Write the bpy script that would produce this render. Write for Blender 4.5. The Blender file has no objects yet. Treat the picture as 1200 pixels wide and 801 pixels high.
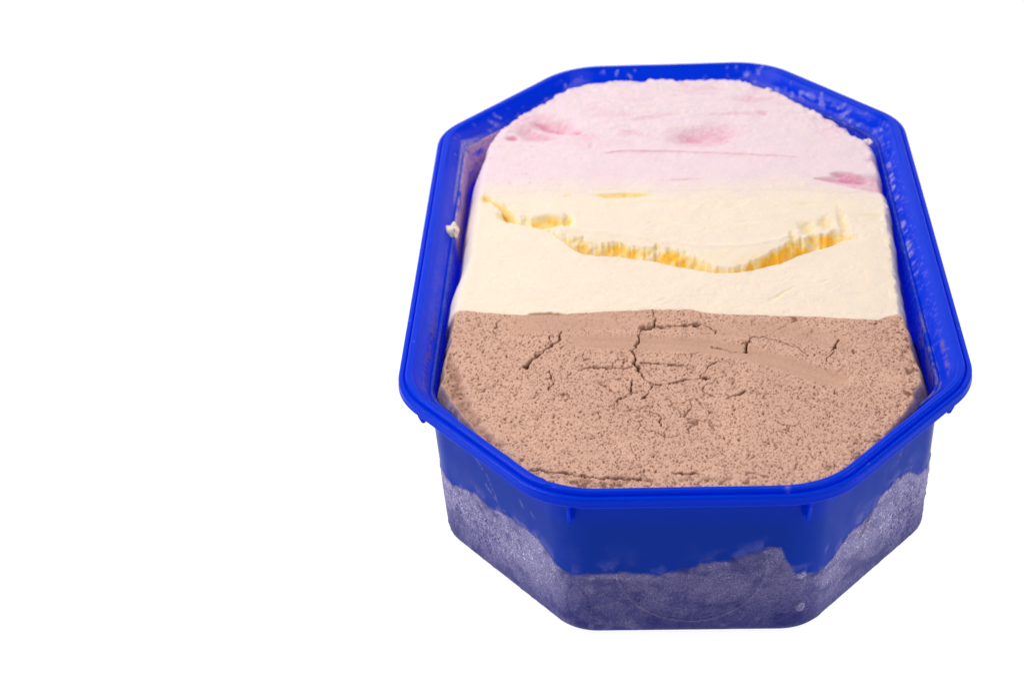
import bpy, math
import numpy as np
from mathutils import Matrix, Vector

scene = bpy.context.scene
COL = scene.collection

# ------------------------------------------------------------------ camera
CAM = np.array([-0.011612, -0.535352, 0.356142])
YAW, PITCH, ROLL = -0.07689, 0.56111, -0.061878
fw = np.array([math.sin(YAW) * math.cos(PITCH), math.cos(YAW) * math.cos(PITCH), -math.sin(PITCH)])
rt = np.cross(fw, [0, 0, 1]); rt /= np.linalg.norm(rt)
up = np.cross(rt, fw)
c_, s_ = math.cos(ROLL), math.sin(ROLL)
rt2, up2 = c_ * rt + s_ * up, -s_ * rt + c_ * up
cd = bpy.data.cameras.new('camera')
cam = bpy.data.objects.new('camera', cd)
COL.objects.link(cam)
M = Matrix(((rt2[0], up2[0], -fw[0], CAM[0]), (rt2[1], up2[1], -fw[1], CAM[1]),
            (rt2[2], up2[2], -fw[2], CAM[2]), (0, 0, 0, 1)))
cam.matrix_world = M
cd.sensor_width = 36.0
cd.lens = 2303.56 / 1200 * 36
cd.clip_start, cd.clip_end = 0.02, 50
cd.dof.use_dof = True
cd.dof.focus_distance = float(np.dot(np.array([0.0, -0.085, 0.05]) - CAM, fw))
cd.dof.aperture_fstop = 22
scene.camera = cam

# ------------------------------------------------------------------ light
world = bpy.data.worlds.new('World'); scene.world = world
world.use_nodes = True
bg = world.node_tree.nodes['Background']
bg.inputs[0].default_value = (1.0, 0.985, 0.97, 1)
bg.inputs[1].default_value = 0.16


def area(name, loc, target, size, power, color=(1, 1, 1), size_y=None):
    l = bpy.data.lights.new(name, 'AREA')
    l.energy = power; l.color = color; l.size = size
    if size_y:
        l.shape = 'RECTANGLE'; l.size_y = size_y
    o = bpy.data.objects.new(name, l); COL.objects.link(o)
    o.location = loc
    o.rotation_euler = (Vector(target) - Vector(loc)).to_track_quat('-Z', 'Y').to_euler()
    return o


area('softbox_key', (-0.58, 0.14, 0.84), (0, 0, 0.04), 0.55, 8.3, (1, 0.985, 0.96))
area('softbox_fill', (0.55, -0.35, 0.95), (0, 0, 0.04), 0.5, 2.7, (1, 0.985, 0.97))
area('softbox_left', (-1.0, -0.15, 0.38), (0, 0, 0.03), 0.3, 3.2, (1, 0.99, 0.98), 0.6)
area('softbox_right', (1.0, -0.2, 0.38), (0, 0, 0.03), 0.3, 2.8, (1, 0.99, 0.98), 0.6)

scene.view_settings.view_transform = 'Standard'
scene.view_settings.look = 'None'
scene.view_settings.gamma = 1
scene.view_settings.use_curve_mapping = False
scene.view_settings.exposure = 0.0
scene.cycles.use_denoising = True
scene.cycles.max_bounces = 10

# ------------------------------------------------------------------ numeric helpers (millimetres)
rng = np.random.default_rng(7)


def sstep(a, b, x):
    t = np.clip((x - a) / (b - a), 0, 1)
    return t * t * (3 - 2 * t)


def vnoise(x, y, scale, seed=0):
    """value noise in -1..1, feature size about `scale` mm"""
    x = np.asarray(x, float) / scale + 1000.37 + seed * 17.31; y = np.asarray(y, float) / scale + 1000.71 + seed * 9.17
    xi = np.floor(x).astype(np.int64); yi = np.floor(y).astype(np.int64)
    fx = x - xi; fy = y - yi
    fx = fx * fx * fx * (fx * (fx * 6 - 15) + 10); fy = fy * fy * fy * (fy * (fy * 6 - 15) + 10)

    def h(i, j):
        n = (i * 374761393 + j * 668265263 + seed * 1442695041) & 0xffffffff
        n = ((n ^ (n >> 13)) * 1274126177) & 0xffffffff
        n = (n ^ (n >> 16)) & 0xffffff
        return n / 0x7fffff - 1.0
    a = h(xi, yi); b = h(xi + 1, yi); c = h(xi, yi + 1); d = h(xi + 1, yi + 1)
    return (a * (1 - fx) + b * fx) * (1 - fy) + (c * (1 - fx) + d * fx) * fy


def fbm(x, y, scale, octs=4, seed=0, gain=0.5):
    r = 0; a = 1.0; tot = 0
    for o in range(octs):
        r = r + a * vnoise(x, y, scale / 2 ** o, seed + o * 3); tot += a; a *= gain
    return r / tot


def worley(x, y, cell, seed=0):
    """F1, F2 distances (mm)"""
    gx = np.floor(x / cell).astype(np.int64); gy = np.floor(y / cell).astype(np.int64)
    f1 = np.full(x.shape, 1e9); f2 = np.full(x.shape, 1e9)
    for i in (-1, 0, 1):
        for j in (-1, 0, 1):
            cx = gx + i; cy = gy + j
            n = (cx * 374761393 + cy * 668265263 + seed * 974711) & 0xffffffff
            n = ((n ^ (n >> 13)) * 1274126177) & 0xffffffff
            n2 = ((n ^ (n >> 15)) * 2246822519) & 0xffffffff
            px = (cx + (n & 0xffff) / 65535.0) * cell; py = (cy + (n2 & 0xffff) / 65535.0) * cell
            d = np.hypot(px - x, py - y)
            f2 = np.minimum(f2, np.maximum(f1, d)); f1 = np.minimum(f1, d)
    return f1, f2


def polydist(x, y, pts, reach=6.0):
    """distance to an open polyline and the parameter along it (only within reach)"""
    D = np.full(x.shape, 99.0); T = np.zeros(x.shape)
    pts = np.array(pts, float)
    seg = np.hypot(*(pts[1:] - pts[:-1]).T); tot = seg.sum(); cum = 0
    m = (x > pts[:, 0].min() - reach) & (x < pts[:, 0].max() + reach) & (y > pts[:, 1].min() - reach) & (y < pts[:, 1].max() + reach)
    xs, ys = x[m], y[m]
    d = np.full(xs.shape, 99.0); tt = np.zeros(xs.shape)
    for k in range(len(pts) - 1):
        a = pts[k]; v = pts[k + 1] - a
        t = np.clip(((xs - a[0]) * v[0] + (ys - a[1]) * v[1]) / (v @ v + 1e-9), 0, 1)
        q = np.hypot(xs - a[0] - t * v[0], ys - a[1] - t * v[1])
        b = q < d
        d[b] = q[b]; tt[b] = (cum + t[b] * seg[k]) / tot
        cum += seg[k]
    D[m] = d; T[m] = tt
    return D, T


def mesh_from(name, verts_mm, quads, smooth=True, tris=None):
    """build a mesh quickly from numpy arrays"""
    me = bpy.data.meshes.new(name)
    v = np.asarray(verts_mm, np.float32) * 0.001
    quads = np.asarray(quads, np.int32).reshape(-1, 4)
    nq = len(quads); tris = np.zeros((0, 3), np.int32) if tris is None else np.asarray(tris, np.int32).reshape(-1, 3)
    nt = len(tris)
    me.vertices.add(len(v)); me.vertices.foreach_set('co', v.ravel())
    me.loops.add(nq * 4 + nt * 3)
    me.loops.foreach_set('vertex_index', np.concatenate([quads.ravel(), tris.ravel()]))
    me.polygons.add(nq + nt)
    starts = np.concatenate([np.arange(nq) * 4, nq * 4 + np.arange(nt) * 3]).astype(np.int32)
    me.polygons.foreach_set('loop_start', starts)
    me.polygons.foreach_set('use_smooth', np.full(nq + nt, smooth))
    me.update(calc_edges=True); me.validate()
    return me


def link(name, me, mat, parent=None):
    o = bpy.data.objects.new(name, me); COL.objects.link(o)
    if mat: me.materials.append(mat)
    if parent: o.parent = parent
    return o


def fattr(me, name, arr):
    a = me.attributes.new(name, 'FLOAT', 'POINT'); a.data.foreach_set('value', np.asarray(arr, np.float32).ravel())


def cattr(me, name, arr):
    a = me.attributes.new(name, 'FLOAT_COLOR', 'POINT'); a.data.foreach_set('color', np.asarray(arr, np.float32).ravel())


def thing(name, label, cat, loc=(0, 0, 0)):
    o = bpy.data.objects.new(name, None); COL.objects.link(o)
    o.location = loc; o['label'] = label; o['category'] = cat
    o.empty_display_size = 0.02
    return o


# ------------------------------------------------------------------ octagonal tub outline
TW, TL, TFX, TSY = 80.0, 133.0, 36.5, 81.4
NRM = np.array([TL - TSY, TW - TFX]); NRM /= np.linalg.norm(NRM)
CH = NRM @ [TW, TSY]


def octagon(d, r, na=36, step=0.45):
    """rounded octagon inset by d, corner radius r; the same sampling whatever d"""
    W2, L2 = TW - d, TL - d
    c = CH - d
    sy = (c - NRM[0] * W2) / NRM[1]; fx = (c - NRM[1] * L2) / NRM[0]
    V = np.array([(fx, -L2), (W2, -sy), (W2, sy), (fx, L2), (-fx, L2), (-W2, sy), (-W2, -sy), (-fx, -L2)])
    arcs = []
    for i in range(8):
        p = V[i]; a = V[i - 1] - p; b = V[(i + 1) % 8] - p
        a = a / np.linalg.norm(a); b = b / np.linalg.norm(b)
        ang = math.acos(a @ b); t = r / math.tan(ang / 2)
        m = (a + b) / np.linalg.norm(a + b); cc = p + m * r / math.sin(ang / 2)
        s = p + a * t - cc; e = p + b * t - cc
        a0 = math.atan2(s[1], s[0]); a1 = math.atan2(e[1], e[0])
        da = (a1 - a0 + math.pi) % (2 * math.pi) - math.pi
        th = a0 + da * np.linspace(0, 1, na)
        arcs.append(np.c_[cc[0] + r * np.cos(th), cc[1] + r * np.sin(th)])
    nst = [int(v / step) for v in (60, 150, 60, 62, 60, 150, 60, 62)]
    out = []
    for i in range(8):
        out.append(arcs[i])
        e, s = arcs[i][-1], arcs[(i + 1) % 8][0]
        k = nst[i]
        t = np.linspace(0, 1, k + 2)[1:-1, None]
        out.append(e * (1 - t) + s * t)
    return np.concatenate(out)


def inset_of(x, y, k=3.0):
    d1, d2, d3 = TW - np.abs(x), TL - np.abs(y), CH - NRM[0] * np.abs(x) - NRM[1] * np.abs(y)
    m = np.minimum(np.minimum(d1, d2), d3)
    return m - k * np.log(np.exp(-(d1 - m) / k) + np.exp(-(d2 - m) / k) + np.exp(-(d3 - m) / k))


def arc_s(P):
    """signed distance along the unrounded outline from the middle of the front face, right positive"""
    i = 9.5; c = CH - i
    sy = (c - NRM[0] * (TW - i)) / NRM[1]; fx = (c - NRM[1] * (TL - i)) / NRM[0]
    pts = np.array([(0, -(TL - i)), (fx, -(TL - i)), (TW - i, -sy), (TW - i, sy), (fx, TL - i), (0, TL - i)])
    q = np.c_[np.abs(P[:, 0]), P[:, 1]]
    best = np.full(len(q), 1e9); S = np.zeros(len(q)); cum = 0
    for k in range(5):
        a, v = pts[k], pts[k + 1] - pts[k]; ln = np.linalg.norm(v)
        t = np.clip(((q - a) @ v) / (v @ v), 0, 1)
        d = np.linalg.norm(q - a - t[:, None] * v, axis=1)
        b = d < best
        best[b] = d[b]; S[b] = cum + t[b] * ln; cum += ln
    return S * np.sign(P[:, 0] + 1e-9)


def ring_quads(nrows, n, closed):
    i = np.arange(nrows if closed else nrows - 1)[:, None]; j = np.arange(n)[None, :]
    i2 = (i + 1) % nrows; j2 = (j + 1) % n
    return np.stack([i * n + j, i * n + j2, i2 * n + j2, i2 * n + j], -1).reshape(-1, 4)


# ------------------------------------------------------------------ materials
def new_mat(name):
    m = bpy.data.materials.new(name); m.use_nodes = True
    nt = m.node_tree; b = nt.nodes['Principled BSDF']
    return m, nt, b


def nd(nt, typ, **kw):
    n = nt.nodes.new(typ)
    for k, v in kw.items():
        if k in n.bl_rna.properties: setattr(n, k, v)
        else: n.inputs[k].default_value = v
    return n


def mixc(nt, fac, a, b):
    n = nt.nodes.new('ShaderNodeMix'); n.data_type = 'RGBA'
    for sock, val in ((n.inputs[0], fac), (n.inputs[6], a), (n.inputs[7], b)):
        if hasattr(val, 'is_linked'): nt.links.new(val, sock)
        else: sock.default_value = val
    return n.outputs[2]


def math_n(nt, op, a, b=None, c=None, clamp=False):
    n = nt.nodes.new('ShaderNodeMath'); n.operation = op; n.use_clamp = clamp
    for i, v in enumerate((a, b, c)):
        if v is None: continue
        if hasattr(v, 'is_linked'): nt.links.new(v, n.inputs[i])
        else: n.inputs[i].default_value = v
    return n.outputs[0]


def coords(nt):
    return nt.nodes.new('ShaderNodeTexCoord').outputs['Object']


def noise(nt, vec, scale, detail=3, rough=0.55):
    n = nd(nt, 'ShaderNodeTexNoise', Scale=scale, Detail=detail, Roughness=rough)
    nt.links.new(vec, n.inputs['Vector'])
    return n.outputs['Fac']


BLUE = (0.0, 0.062, 0.70, 1)


def plastic_material():
    m, nt, b = new_mat('blue_polypropylene')
    L = nt.links.new
    v = coords(nt)
    fr = nd(nt, 'ShaderNodeAttribute', attribute_name='frost').outputs['Fac']
    re = nd(nt, 'ShaderNodeAttribute', attribute_name='residue')
    # frost: a pale film that thins out in tiny gaps between the grains
    g1 = noise(nt, v, 2600, 2, 0.6)
    g2 = noise(nt, v, 260, 3, 0.6)
    rgr = nd(nt, 'ShaderNodeAttribute', attribute_name='grit').outputs['Fac']
    g3 = noise(nt, v, 1250, 2, 0.6)
    gr = math_n(nt, 'MULTIPLY_ADD', g1, 4.6, -2.3)                       # fine grain, centred on 0
    gr = math_n(nt, 'MULTIPLY_ADD', g2, 1.4, math_n(nt, 'ADD', gr, -0.70))
    gr = math_n(nt, 'ADD', gr, math_n(nt, 'MULTIPLY', math_n(nt, 'MULTIPLY_ADD', g3, 7.0, -3.6), rgr))
    cov = math_n(nt, 'MULTIPLY', fr, math_n(nt, 'MULTIPLY_ADD', gr, 0.42, 0.72, True), None, True)
    spk = math_n(nt, 'MULTIPLY', math_n(nt, 'MULTIPLY_ADD', noise(nt, v, 1900, 1, 0.5), 12.0, -7.5, True), fr, None, True)
    spk2 = math_n(nt, 'MULTIPLY', math_n(nt, 'MULTIPLY_ADD', noise(nt, v, 1000, 1, 0.5), 16.0, -11.2, True), fr, None, True)
    spk = math_n(nt, 'MAXIMUM', spk, spk2)
    fcol = mixc(nt, spk, (0.385, 0.345, 0.61, 1), (0.92, 0.90, 1.0, 1))
    low_shade = nd(nt, 'ShaderNodeAttribute', attribute_name='low_shade').outputs['Fac']
    shaded_blue = mixc(nt, low_shade, BLUE, (0.010, 0.010, 0.135, 1))  # navy under the frost stands in for low light on the lower wall
    base = mixc(nt, math_n(nt, 'MAXIMUM', cov, math_n(nt, 'MULTIPLY', spk, 0.8)), shaded_blue, fcol)
    gres = math_n(nt, 'MULTIPLY_ADD', noise(nt, v, 1500, 3, 0.6), 1.6, -0.3, True)
    ra = math_n(nt, 'MULTIPLY', re.outputs['Alpha'], gres, None, True)
    base = mixc(nt, ra, base, re.outputs['Color'])
    L(base, b.inputs['Base Color'])
    anyf = math_n(nt, 'MAXIMUM', math_n(nt, 'MAXIMUM', cov, low_shade), ra)
    # light haze of scuffs on the gloss
    sc = noise(nt, v, 90, 4, 0.65)
    rgh = math_n(nt, 'MULTIPLY_ADD', sc, 0.20, 0.09)
    L(math_n(nt, 'MULTIPLY_ADD', anyf, 0.45, rgh, True), b.inputs['Roughness'])
    b.inputs['Specular IOR Level'].default_value = 0.14
    tr = nd(nt, 'ShaderNodeBsdfTranslucent', Color=(0.0, 0.11, 1.0, 1))
    mx = nt.nodes.new('ShaderNodeMixShader')
    L(math_n(nt, 'MULTIPLY_ADD', anyf, -0.46, 0.50, True), mx.inputs[0])
    L(b.outputs[0], mx.inputs[1]); L(tr.outputs[0], mx.inputs[2])
    L(mx.outputs[0], nt.nodes['Material Output'].inputs['Surface'])
    b.inputs['IOR'].default_value = 1.47
    bp = nd(nt, 'ShaderNodeBump', Strength=0.55, Distance=0.00025)
    L(math_n(nt, 'MULTIPLY', g1, math_n(nt, 'MAXIMUM', fr, ra)), bp.inputs['Height'])
    bp2 = nd(nt, 'ShaderNodeBump', Strength=0.10, Distance=0.0006)
    L(noise(nt, v, 160, 3), bp2.inputs['Height'])
    L(bp2.outputs['Normal'], bp.inputs['Normal'])
    L(bp.outputs['Normal'], b.inputs['Normal'])
    return m


def ice_material(name, grain_scale, grain_dist, rough, var):
    m, nt, b = new_mat(name)
    L = nt.links.new
    v = coords(nt)
    t = nd(nt, 'ShaderNodeAttribute', attribute_name='tint').outputs['Color']
    n1 = noise(nt, v, grain_scale, 3, 0.6)
    k = math_n(nt, 'MULTIPLY_ADD', n1, var * 2, 1 - var)
    mul = nd(nt, 'ShaderNodeVectorMath', operation='SCALE')
    L(t, mul.inputs[0]); L(k, mul.inputs['Scale'])
    L(mul.outputs[0], b.inputs['Base Color'])
    b.inputs['Roughness'].default_value = rough
    b.inputs['IOR'].default_value = 1.35
    b.inputs['Specular IOR Level'].default_value = 0.35
    bp = nd(nt, 'ShaderNodeBump', Strength=0.6, Distance=grain_dist)
    L(n1, bp.inputs['Height']); L(bp.outputs['Normal'], b.inputs['Normal'])
    return m


PLASTIC = plastic_material()
CHOC = ice_material('chocolate_ice_cream', 2600, 0.00016, 0.85, 0.10)
CREAM = ice_material('dairy_ice_cream', 1500, 0.00010, 0.6, 0.03)
pb = CREAM.node_tree.nodes['Principled BSDF']
pb.inputs['Subsurface Weight'].default_value = 0.45
pb.inputs['Subsurface Radius'].default_value = (1.0, 0.62, 0.30)
pb.inputs['Subsurface Scale'].default_value = 0.00042

# ------------------------------------------------------------------ white ground with a sweep behind, made to glow
mt, nt, b = new_mat('white_ground_glow')
b.inputs['Base Color'].default_value = (0.15, 0.15, 0.15, 1)
b.inputs['Roughness'].default_value = 0.6
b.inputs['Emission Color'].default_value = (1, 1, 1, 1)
b.inputs['Emission Strength'].default_value = 0.94  # glow added to wash out shadows around the tub
prof = [(-2.2, 0.0), (1.6, 0.0)] + [(1.6 + 0.7 * math.sin(a), 0.7 - 0.7 * math.cos(a)) for a in np.linspace(0, math.pi / 2, 14)[1:]] + [(2.3, 2.2)]
vs = []
for yy, zz in prof:
    vs += [(-2500, yy * 1000, zz * 1000), (2500, yy * 1000, zz * 1000)]
me = mesh_from('ground', vs, [(2 * i, 2 * i + 1, 2 * i + 3, 2 * i + 2) for i in range(len(prof) - 1)])
ground = link('ground', me, mt); ground['kind'] = 'structure'

# ------------------------------------------------------------------ tub
tub = thing('ice_cream_tub', 'open deep blue plastic tub with eight sides and frost on its lower wall', 'tub')

FROST = [(-400, 24), (-160, 30), (-120, 27), (-100, 26), (-90.7, 25.1), (-85.2, 23.2), (-78.7, 25.0), (-74.0, 26.5), (-65.7, 25.7), (-56.5, 27.1), (-46.9, 27.7),
         (-42.7, 25.8), (-36.5, 22.0), (-31.0, 21.1), (-25.5, 22.8), (-17.2, 23.3), (-7.9, 21.9), (-0.4, 24.2), (5.7, 25.9), (12.0, 27.0), (18.0, 29.5),
         (21.4, 30.7), (24.3, 31.2), (25.5, 27.6), (28.1, 21.6), (30.4, 21.2), (35.6, 19.7), (39.2, 18.8), (43.8, 20.1), (48.3, 22.3), (51.3, 24.4),
         (57.0, 24.1), (62.1, 25.8), (65.1, 27.9), (71.1, 29.4), (78.8, 29.0), (83.4, 24.9), (87.3, 24), (110, 28), (150, 26), (400, 24)]
FS, FZ = np.array(FROST).T


def residue_on(P, part):
    """ice cream and rime stuck to the inside of the tub: rgb + cover"""
    x, y, z = P.T
    n = len(P); col = np.zeros((n, 4)); col[:, :3] = (0.62, 0.55, 0.70)
    nn = inset_of(x, y, 0.5)
    ang = np.where(np.abs(x) > 55, y, x)
    a1 = fbm(ang, z * 1.0, 1.6, 4, 51); a2 = fbm(ang, z * 2.0, 6, 3, 52); a3 = vnoise(ang, z, 0.9, 53)
    inner = nn > (4.4 if part == 'rim' else 8.9)
    left = (x < -40) & inner; right = (x > 40) & inner; back = (y > 60) & inner

    def put(mask_val, rgb):
        m = np.clip(mask_val, 0, 1)
        b_ = m > col[:, 3]
        col[b_, :3] = rgb; col[b_, 3] = m[b_]
    # thin rime film on the left slope
    put(left * sstep(105, 80, y) * sstep(4.6, 6.5, nn) * (0.22 + 0.10 * a2) * (nn < 8.4), (0.45, 0.30, 0.66))
    # strawberry and vanilla wiped on the left wall
    put(left * (nn > 9.0) * sstep(10, 22, y) * sstep(100, 88, y) * sstep(0.9, 0.1, a2) * 1.0, (0.74, 0.48, 0.62)); col[:, 3] = np.where(left & (nn > 9.0) & (y > 10), col[:, 3] * 1.7, col[:, 3])
    put(left * sstep(1.0, 0.4, np.abs(nn - (8.2 + (85 - y) * 0.008))) * sstep(30, 42, y) * sstep(92, 80, y) * 0.95, (0.80, 0.66, 0.74))
    put(left * (nn > 9.0) * sstep(-40, -20, y) * sstep(25, 10, y) * (0.35 + 0.3 * a2), (0.50, 0.42, 0.55))
    # chocolate wiped along the crease, left and right
    put(left * sstep(1.0, 0.4, np.abs(nn - 7.3 - 0.4 * a2)) * sstep(-18, -40, y) * sstep(-98, -92, y) * sstep(-0.35, 0.25, a1) * 0.9, (0.30, 0.15, 0.10))
    put(left * (nn > 9.5) * sstep(-30, -50, y) * (0.4 + 0.4 * a1), (0.28, 0.16, 0.13))
    put(right * sstep(0.8, 0.3, np.abs(nn - 6.4 + (y + 85) * 0.012)) * sstep(-42, -55, y) * sstep(-98, -92, y) * sstep(-0.1, 0.4, a1) * 0.95, (0.36, 0.19, 0.13))
    put(right * (nn > 8.6) * (nn < 10.0) * sstep(-30, -50, y) * sstep(-0.3, 0.3, a1 + a2) * 1.5, (0.32, 0.20, 0.20))
    put(right * sstep(1.2, 0.5, np.abs(nn - 8.0)) * sstep(-50, 10, y) * sstep(95, 80, y) * sstep(0.0, 0.4, a1 + 0.4 * a2) * 1.1, (0.66, 0.60, 0.78))
    put(right * sstep(-100, -20, y) * sstep(4.6, 6, nn) * sstep(0.35, 0.7, a3 + 0.3 * a2) * 0.35, (0.55, 0.45, 0.7))
    # rime specks on the far wall
    put(back * sstep(0.30, 0.62, a1 + 0.25 * a2) * 0.8, (0.66, 0.60, 0.80))
    put(back * (nn > 7.5) * (0.25 + 0.35 * a2 + 0.2 * a1), (0.50, 0.44, 0.72))
    # a few loose specks on the lip
    put((nn < 9) * sstep(0.74, 0.86, fbm(x, y, 2.2, 3, 60)) * 0.6, (0.7, 0.66, 0.8))
    put((nn > 1.7) * sstep(1.3, 0.5, np.hypot(x - 25.0, (y + 130.2) * 1.2)) * sstep(-0.2, 0.4, a3), (0.78, 0.74, 0.86))
    col[:, 3] *= sstep(34, 38, z)
    if part == 'wall':
        tch = sstep(42.0, 35.0, z + 2.0 * a2) * sstep(-30, -42, y)
        b_ = tch > col[:, 3]
        col[b_, :3] = (0.10, 0.05, 0.035); col[b_, 3] = tch[b_] * 4
    return col


# --- wall (closed shell: outer face, bottom, inner face)
rows = []
for a in np.linspace(0, math.pi / 2, 9):
    rows.append((10.8 + 3.5 * (1 - math.sin(a)), 3.5 - 3.5 * math.cos(a)))
for zz in np.arange(3.8, 49.9, 0.33):
    rows.append((10.8 - 2.3 * (zz - 3.5) / 46.5, zz))
n_out = len(rows)
for zz in list(np.arange(49.8, 36, -0.5)) + list(np.linspace(35, 4, 8)):
    rows.append((9.6 + 2.4 * (49.8 - zz) / 46.0, zz))
rows += [(12.6, 2.4), (14.5, 1.3)]
n_in = len(rows) - n_out
rad = [max(11.0, 16.0 - 0.6 * (d - 8)) for d, z in rows]
ring0 = [octagon(d, r) for (d, z), r in zip(rows, rad)]
NP = len(ring0[0])
P = np.concatenate([np.c_[r, np.full(NP, z)] for r, (d, z) in zip(ring0, rows)])
S = arc_s(P); Z = P[:, 2]
outer = np.repeat(np.arange(len(rows)) < n_out, NP)
# frost cover
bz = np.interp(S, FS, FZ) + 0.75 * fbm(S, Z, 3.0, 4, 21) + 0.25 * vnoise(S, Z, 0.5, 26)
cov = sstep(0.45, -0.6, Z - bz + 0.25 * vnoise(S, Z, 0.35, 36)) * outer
edge_soft = sstep(0.0, 2.0, bz - Z)
clump = fbm(S, Z, 7, 4, 22)
bare = sstep(0.10, 0.45, fbm(S * 1.2, Z, 4.5, 3, 23) + 0.35 * (np.exp(-((S + 70) / 12) ** 2 - ((Z - 13) / 9) ** 2) + 1.4 * np.exp(-((S - 78) / 11) ** 2 - ((Z - 15) / 9) ** 2)) - 0.1)
film = 0.78 + 0.22 * clump - 0.12 * bare * sstep(1.0, 4, bz - Z)
film *= 0.30 + 0.70 * sstep(1.0, 17, Z)                         # film thins towards the base to paint the shade there
film += 0.20 * np.exp(-((bz - Z - 1.5) / 1.6) ** 2)              # drift along the melt line
film *= 0.60 + 0.62 * sstep(32, 44, np.abs(S))  # thinner on the front: stronger side light on the corner faces is painted
film *= 1 - 0.65 * sstep(0.0, 0.5, fbm(S, Z, 3.2, 4, 29)) * sstep(4.5, 0.5, bz - Z)
film *= 1 - 0.42 * sstep(0.05, 0.45, fbm(S * 0.8, Z, 4.5, 5, 30))
frost = np.clip(cov * film, 0, 1)
grit = cov * np.clip(0.10 + 1.1 * np.exp(-((S + 72) / 13) ** 2 - ((Z - 14) / 7) ** 2) + 1.2 * np.exp(-((S - 79) / 11) ** 2 - ((Z - 15) / 9) ** 2) + 0.25 * bare, 0, 1) * sstep(0.8, 3, bz - Z)
# faint breath of rime above the melt line and scratches
haze = outer * (0.34 * sstep(5.5, 0.3, Z - bz) * sstep(0.02, 0.5, fbm(S, Z, 4.5, 4, 37)) + 0.10 * sstep(0.0, 0.55, fbm(S, Z, 9, 4, 24)) * sstep(50, 20, Z) + 0.16 * sstep(42, 60, S) * sstep(12, 2, Z - bz) * sstep(-0.2, 0.5, fbm(S, Z, 4, 4, 25)))
for pts in ([(-72, 41), (-66, 36), (-62.5, 29)], [(-68, 33), (-60, 28)], [(-47, 35), (-44.5, 33)], [(-52, 36.5), (-50.5, 35)], [(39, 24), (41, 27)], [(72, 36), (74, 39), (73.5, 42)]):
    d, t = polydist(S + 0.5 * vnoise(S, Z, 1.5, 31), Z, pts, 4)
    haze = np.maximum(haze, outer * 0.42 * np.exp(-(d / 0.5) ** 2) * sstep(-0.6, 0.3, vnoise(S, Z, 0.8, 32)))
frost = np.clip(np.maximum(frost, haze), 0, 1)
# relief: rime grains, moulded rings on the front, a round stamp, an ice nub
disp = cov * (0.16 * clump + 0.10 * vnoise(S, Z, 0.7, 27) + 0.26 * np.clip(vnoise(S, Z, 1.0, 28), 0, 1) * bare + 0.16)
front = outer & (np.abs(S) < 34) & (P[:, 1] < 0)
rr = np.hypot(S - 0.5, (Z - 25.5))
for R0, hgt in ((20.2, 0.34), (18.9, 0.26), (15.9, 0.22), (13.2, 0.16)):
    disp = disp + front * hgt * np.exp(-((rr - R0) / 0.27) ** 2) * sstep(2.5, -1.0, Z - bz)
frost = np.where(front & (np.abs(rr - 20.2) < 0.35) & (Z < bz), np.clip(frost + 0.15, 0, 1), frost)
rs = np.hypot((S + 31.0) / 1.0, (Z - 11.0) / 1.7)
st = outer & (P[:, 1] < 0)
disp = disp - st * 0.18 * np.exp(-((rs - 4.2) / 0.35) ** 2)
frost = frost * (1 - 0.25 * st * np.exp(-((rs - 4.2) / 0.35) ** 2) - 0.10 * st * (rs < 4.2))
nub = np.hypot(S - 30.0, (Z - 9.6) * 0.9) + 0.35 * vnoise(S, Z, 0.9, 33)
disp = disp + st * 0.75 * sstep(1.9, 0.9, nub); frost = np.where(st, np.maximum(frost, 0.70 * sstep(1.9, 1.0, nub)), frost)
nub2 = np.hypot((S - 30.0) * 0.7, (Z - 20.6)) + 0.3 * vnoise(S, Z, 0.8, 34)
disp = disp + st * 0.4 * sstep(1.4, 0.6, nub2); frost = np.where(st, np.maximum(frost, 0.95 * sstep(1.4, 0.8, nub2)), frost)
# push outward
cen = np.c_[P[:, :2]]
nrm2 = np.roll(P[:, :2].reshape(-1, NP, 2), -1, 1) - np.roll(P[:, :2].reshape(-1, NP, 2), 1, 1)
nrm2 = nrm2.reshape(-1, 2); nrm2 = np.c_[nrm2[:, 1], -nrm2[:, 0]]; nrm2 /= np.linalg.norm(nrm2, axis=1)[:, None]
P[:, :2] += nrm2 * (disp * outer * sstep(0.3, 3.0, Z))[:, None]
res = residue_on(P, 'wall'); res[outer, 3] = 0
# dried chocolate streak on the right-hand corner face
d, t = polydist(S, Z, [(61.0, 24.4), (59.2, 22.7), (56.4, 19.6)], 4)
mk = st * np.clip(sstep(0.75, 0.35, d + 0.25 * vnoise(S, Z, 0.6, 35)), 0, 1)
res[mk > 0.05, :3] = (0.10, 0.035, 0.02); res[:, 3] = np.maximum(res[:, 3], mk)
disp2 = mk * 0.25; P[:, :2] += nrm2 * disp2[:, None]
q = ring_quads(len(rows), NP, False)
nv = len(P)
P = np.vstack([P, [[0, 0, 0.0], [0, 0, 1.3]]])
j = np.arange(NP); j2 = (j + 1) % NP
tris = np.concatenate([np.c_[np.full(NP, nv), j2, j], np.c_[np.full(NP, nv + 1), (len(rows) - 1) * NP + j, (len(rows) - 1) * NP + j2]])
me = mesh_from('wall', P, q, tris=tris)
fattr(me, 'frost', np.r_[frost, 0, 0]); fattr(me, 'grit', np.r_[grit, 0, 0]); fattr(me, 'low_shade', np.r_[cov * 0.95, 0, 0]); cattr(me, 'residue', np.vstack([res, np.zeros((2, 4))]))
link('wall', me, PLASTIC, tub)

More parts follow.
